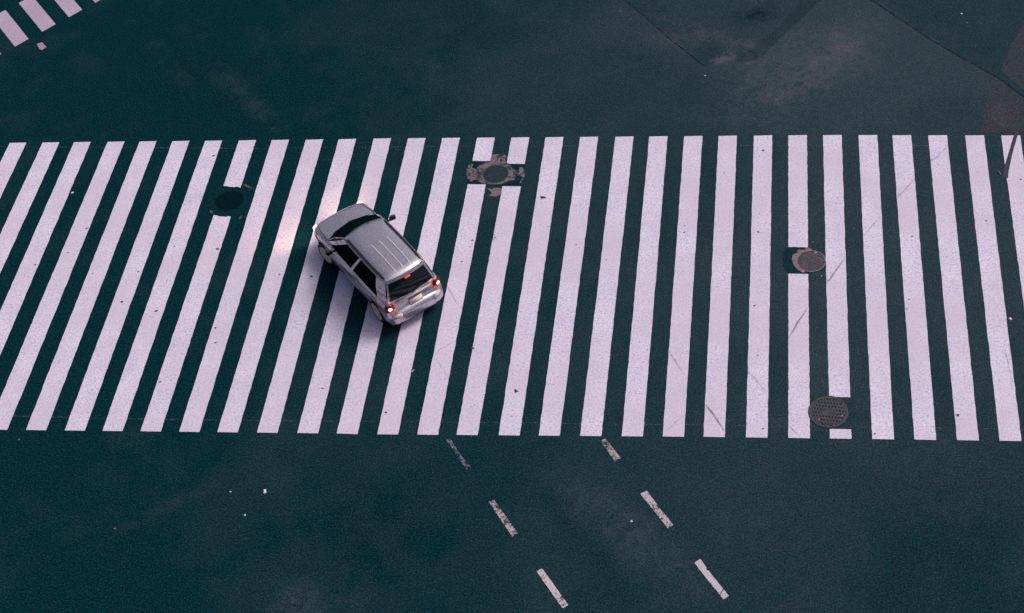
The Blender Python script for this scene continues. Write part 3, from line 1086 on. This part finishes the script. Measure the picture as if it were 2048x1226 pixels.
for sg in (1, -1):
    f = lambda s, v, sg=sg: S_side(s, v, sg)
    # slanted front edge of the front window, rounded tail of the last one
    def win(s0, s1, fs=0, rs=0, v0=.10, v1=.90):
        def ff(a, v):
            vv = v0 + (v1 - v0) * v
            lo = s0 + fs * v
            hi = s1 - rs * v
            return S_side(lo + (hi - lo) * a, vv, sg)
        return ff
    def pn(name, ff):
        bm = bmesh.new()
        return pane(name, ff, lin(0, 1, 12), lin(0, 1, 7), .005, SIDEG)
    pn('front_side_window', win(.05, .415, .05, 0, .03, .91))
    pn('rear_side_window', win(.455, .86, 0, .045, .03, .91))
    # door handles
    for hxp in (-.42, -1.22):
        bmh = bmesh.new()
        box(bmh, (hxp, sg * .795, .765), (.17, .03, .028), bev=.008)
        obj('door_handle', bmh, PAINT, car, True)
    # bright belt moulding and lower rub strip
    bmh = bmesh.new()
    pr = None
    for k in range(25):
        x = .62 - k * .098
        yb = interp_st(x, 1) * .998
        c4 = [bmh.verts.new((x, sg * (yb + dy - .006), z)) for dy, z in ((0, .515), (.018, .52), (.018, .545), (0, .55))]
        if pr:
            for q in range(3): bmh.faces.new((pr[q], pr[q + 1], c4[q + 1], c4[q]))
        pr = c4
    rs = obj('rub_strip', bmh, plain('strip_silver', (.40, .36, .35), .4, .3), car)
    # door shut lines
    for xs in (.80, -.30, -1.36):
        bml = bmesh.new()
        pr = None
        for z in lin(.30 if xs > -1.3 else .66, .885, 14):
            H = interp_st(xs, 2) - interp_st(xs, 3)
            t_ = (z - interp_st(xs, 3)) / H
            yy = interp_st(xs, 1) * interp(t_, [0, .07, .22, .42, .60, .74, .84, .93, 1.0], [.90, .965, .99, 1, 1, .985, .965, .93, .875]) + .0015
            c2 = [bml.verts.new((xs + dx, sg * yy, z)) for dx in (-.006, .006)]
            if pr: bml.faces.new((pr[0], pr[1], c2[1], c2[0]))
            pr = c2
        bmesh.ops.solidify(bml, geom=bml.faces[:], thickness=.003)
        obj('door_gap', bml, TRIM, car)
    # roof rails
    bmr = bmesh.new()
    pr = None
    for k in range(22):
        a = .05 + .90 * k / 21
        p = S_roof(a, .93 * sg)
        lift = .035 * min(1, min(k, 21 - k) / 2)
        cs = [bmr.verts.new((p.x, p.y + sg * q * .015, p.z + lift + dz)) for q, dz in ((-1, -.02), (-.8, .012), (.8, .012), (1, -.02))]
        if pr:
            for q in range(4): bmr.faces.new((pr[q], pr[(q + 1) % 4], cs[(q + 1) % 4], cs[q]))
        else: bmr.faces.new(cs)
        pr = cs
    bmr.faces.new(pr)
    obj('roof_rail', bmr, plain('rail_grey', (.05, .052, .058), .35, .3), car, True)
    pane('roof_gutter', lambda a, s, sg=sg: S_roof(a, s * sg), lin(.03, .97, 20), lin(.955, .99, 3), .003, TRIM)
    pane('window_frame', lambda s, v, sg=sg: S_side(s, v, sg), lin(.03, .95, 24), lin(.925, .985, 3), .0035, CHROME if sg < 0 else plain('frame_silver', (.30, .28, .28), .3, .7))  # brighter colour on the right frame paints in the highlight along that edge
    # mirrors
    bmm = bmesh.new()
    bmesh.ops.create_uvsphere(bmm, u_segments=20, v_segments=12, radius=1, matrix=Matrix.Translation((.60, sg * .925, .975)) @ Matrix.Diagonal((.055, .090, .065, 1)))
    box(bmm, (.60, sg * .80, .925), (.05, .14, .04), bev=.012)
    mr = obj('door_mirror', bmm, TRIM, car, True)
    bmm = bmesh.new()
    box(bmm, (.548, sg * .925, .975), (.014, .14, .10), bev=.005)
    obj('mirror_glass', bmm, GLASS, mr)
    # headlight: housing on the wing's curve with lamp bowls inside
    def nose_pt(x, k):      # k 0..1 over the shoulder of the wing
        w_, zt, zb = interp_st(x, 1), interp_st(x, 2), interp_st(x, 3)
        H = zt - zb
        tt = [.60, .74, .84, .93, 1.0]
        yy = [1.0, .985, .965, .93, .875]
        q = .60 + .40 * k
        return Vector((x, sg * w_ * interp(q, tt, yy), zb + H * q))
    hl = pane('headlight', lambda a, k: nose_pt(1.63 + .31 * a, k), lin(0, 1, 9), lin(.05, .98, 7), .010, LENS)
    bmb = bmesh.new()
    bmesh.ops.create_uvsphere(bmb, u_segments=18, v_segments=12, radius=1, matrix=Matrix.Translation((1.835, sg * .640, .695)) @ Matrix.Diagonal((.110, .090, .068, 1)))
    obj('headlamp_bulb', bmb, HEADG, hl, True)
    bmb = bmesh.new()
    bmesh.ops.create_uvsphere(bmb, u_segments=14, v_segments=10, radius=1, matrix=Matrix.Translation((1.76, sg * .712, .62)) @ Matrix.Diagonal((.08, .03, .045, 1)))
    obj('indicator_lamp', bmb, plain('amber_lens', (.7, .30, .08), .3, emit=(1, .5, .15), es=1.6), hl, True)
    # tail light cluster
    bmt = bmesh.new()
    bmesh.ops.create_cube(bmt, size=1, matrix=Matrix.Translation((-1.815, sg * .665, .765)) @ Matrix.Rotation(R(-22 * sg), 4, 'Z') @ Matrix.Diagonal((.12, .235, .20, 1)))
    bmesh.ops.bevel(bmt, geom=bmt.edges[:], offset=.03, segments=3, affect='EDGES')
    tlg = obj('tail_light', bmt, REDD, car, True)
    bmt = bmesh.new()
    bmesh.ops.create_uvsphere(bmt, u_segments=18, v_segments=12, radius=1, matrix=Matrix.Translation((-1.868, sg * .672, .79)) @ Matrix.Diagonal((.040, .055, .045, 1)))
    obj('tail_lamp_bulb', bmt, REDH, tlg, True)
    bmt = bmesh.new()
    box(bmt, (-1.878, sg * .63, .725), (.03, .16, .045), Matrix.Rotation(R(-14 * sg), 3, 'Z'), bev=.01)
    obj('brake_lens', bmt, REDL, tlg, True)
    # rear bumper reflector / fog lamp panel
    bmt = bmesh.new()
    box(bmt, (-1.925, sg * .56, .515), (.08, .26, .11), Matrix.Rotation(R(-24 * sg), 3, 'Z'), bev=.015)
    obj('bumper_lamp', bmt, plain('bumper_lens', (.62, .56, .52), .25, .1), car, True)

# rear window, spoiler lip, brake light
pane('rear_window', lambda s, v: S_rear(s * (1 - .02 * v), v), lin(-.93, .93, 19), lin(.10, .86, 8), .006, GLASS)
pane('rear_spoiler', lambda s, v: S_rear(s, v), lin(-.97, .97, 19), lin(.90, 1.02, 4), .035, PAINT)
bmt = bmesh.new()
p = S_rear(0, .84)
box(bmt, p + Vector((-.018, 0, .0)), (.03, .15, .045), bev=.01)
obj('high_brake_light', bmt, REDL, car, True)
bmt = bmesh.new()
a, b = S_rear(.05, .10), S_rear(-.50, .28)
d = b - a
box(bmt, (a + b) / 2 + Vector((-.028, 0, 0)), (d.length, .014, .014), d.to_track_quat('X', 'Z').to_matrix())
obj('rear_wiper', bmt, TRIM, car)
# tailgate details
bmt = bmesh.new()
box(bmt, (-1.872, 0, .862), (.05, 1.02, .06), bev=.020)
obj('tailgate_ledge', bmt, plain('ledge_silver', (.62, .58, .60), .3, .4), car, True)
bmt = bmesh.new()
box(bmt, (-1.895, -.02, .675), (.02, .36, .17), Matrix.Rotation(R(8), 3, 'Y'), bev=.006)
pl = obj('number_plate', bmt, PLATE, car, True)
# bumper top step and lower valance
bmt = bmesh.new()
for k, (zc, wd, xx) in enumerate(((.30, 1.10, -1.945),)):
    box(bmt, (xx, 0, zc), (.06, wd, .07), bev=.02)
obj('bumper_valance', bmt, TRIM, car, True)
# tailgate shut line
bmt = bmesh.new()
box(bmt, (-1.88, 0, .60), (.02, 1.20, .008))
obj('tailgate_gap', bmt, TRIM, car)
# front grille and plate
bmt = bmesh.new()
box(bmt, (2.005, 0, .625), (.05, .60, .085), Matrix.Rotation(R(-28), 3, 'Y'), bev=.012)
gr = obj('grille', bmt, TRIM, car, True)
bmt = bmesh.new()
for q in (-.02, .012):
    box(bmt, (2.022 - q * .5, 0, .630 + q), (.03, .58, .008), Matrix.Rotation(R(-28), 3, 'Y'))
obj('grille_bar', bmt, CHROME, gr)
bmt = bmesh.new()
box(bmt, (2.065, 0, .44), (.012, .34, .15), bev=.004)
obj('number_plate', bmt, PLATE, car)
# bonnet shut lines
for sg in (-1, 1):
    bmt = bmesh.new()
    pr = None
    for k in range(16):
        x = 1.04 + k * .052
        w_, zt, zb = interp_st(x, 1), interp_st(x, 2), interp_st(x, 3)
        H = zt - zb
        y = .86 - .07 * (k / 15) ** 2
        zz = zt + .055 * min(1, H / .6) * .05 + .0035
        c2 = [bmt.verts.new((x, sg * (w_ * y + dy), zz)) for dy in (-.006, .006)]
        if pr: bmt.faces.new((pr[0], pr[1], c2[1], c2[0]))
        pr = c2
    bmesh.ops.solidify(bmt, geom=bmt.faces[:], thickness=.003)
    obj('bonnet_gap', bmt, TRIM, car)
# three pressed ribs in the rear half of the roof
for s in (-.43, -.05, .33):
    bmt = bmesh.new()
    pr = None
    for k in range(14):
        a = .38 + .56 * k / 13
        p = S_roof(a, s)
        hgt = .018 * min(1, min(k, 13 - k) / 1.5)
        cs = [bmt.verts.new((p.x, p.y + dy, p.z + dz)) for dy, dz in ((-.017, -.004), (-.007, hgt), (.007, hgt), (.017, -.004))]
        if pr:
            for q in range(3): bmt.faces.new((pr[q], pr[q + 1], cs[q + 1], cs[q]))
        pr = cs
    obj('roof_rib', bmt, plain('rib_paint', (.78, .73, .76), .35, .2), car, True)
# short aerial
bmt = bmesh.new()
p = S_roof(.03, -.25)
bmesh.ops.create_cone(bmt, cap_ends=True, segments=8, radius1=.007, radius2=.004, depth=.32, matrix=Matrix.Translation(p + Vector((-.08, 0, .12))) @ Matrix.Rotation(R(-40), 4, 'Y'))
obj('aerial', bmt, TRIM, car)

# wheels
def lathe(profile, n=48):
    bm = bmesh.new()
    rings = [[bm.verts.new((r * math.cos(2 * math.pi * k / n), y, r * math.sin(2 * math.pi * k / n))) for k in range(n)] for r, y in profile]
    for a, b in zip(rings[:-1], rings[1:]):
        for k in range(n): bm.faces.new((a[k], a[(k + 1) % n], b[(k + 1) % n], b[k]))
    bm.faces.new(rings[0])
    bm.faces.new(rings[-1])
    return bm


for ax in AX:
    for sg in (1, -1):
        wh = bpy.data.objects.new('wheel', None)
        link(wh, car)
        wh.location = (ax, sg * .718, WR)
        wh.rotation_euler = (0, 0, (0 if sg > 0 else math.pi) + (R(9) if ax > 0 else 0))
        wh.empty_display_size = .2
        obj('tyre', lathe([(.19, -.09), (.27, -.095), (.298, -.08), (WR, -.05), (WR, .05), (.298, .08), (.27, .095), (.232, .094), (.228, .06)]), RUB, wh, True)
        bmr = lathe([(.232, .055), (.236, .092), (.222, .094), (.212, .078), (.05, .084), (.045, .088), (.0001, .088)])
        for k in range(7):
            a = 2 * math.pi * k / 7
            box(bmr, (.125 * math.cos(a), .084, .125 * math.sin(a)), (.18, .020, .055), Matrix.Rotation(-a, 3, 'Y'), bev=.004)
        obj('rim', bmr, ALLOY, wh, False)

# the car's own lamps
def spot(loc, aim, energy, col, size, blend, r=.05):
    ld = bpy.data.lights.new('headlamp_beam', 'SPOT')
    ld.energy = energy
    ld.color = col
    ld.spot_size = R(size)
    ld.spot_blend = blend
    ld.shadow_soft_size = r
    lo = bpy.data.objects.new('headlamp_beam', ld)
    link(lo, car)
    lo.location = loc
    lo.rotation_euler = (Vector(loc) - Vector(aim)).to_track_quat('Z', 'Y').to_euler()
    return lo


spot((2.04, .70, .64), (3.2, 1.25, 0), 44, (1.0, .55, .27), 100, .9)
spot((2.12, -.45, .60), (3.0, -.6, 0), 34, (1.0, .55, .27), 95, .9)
for sg in (1, -1):
    ld = bpy.data.lights.new('tail_glow', 'POINT')
    ld.energy = .5
    ld.color = (1, .12, .05)
    ld.shadow_soft_size = .05
    lo = bpy.data.objects.new('tail_glow', ld)
    link(lo, car)
    lo.location = (-1.99, sg * .67, .79)
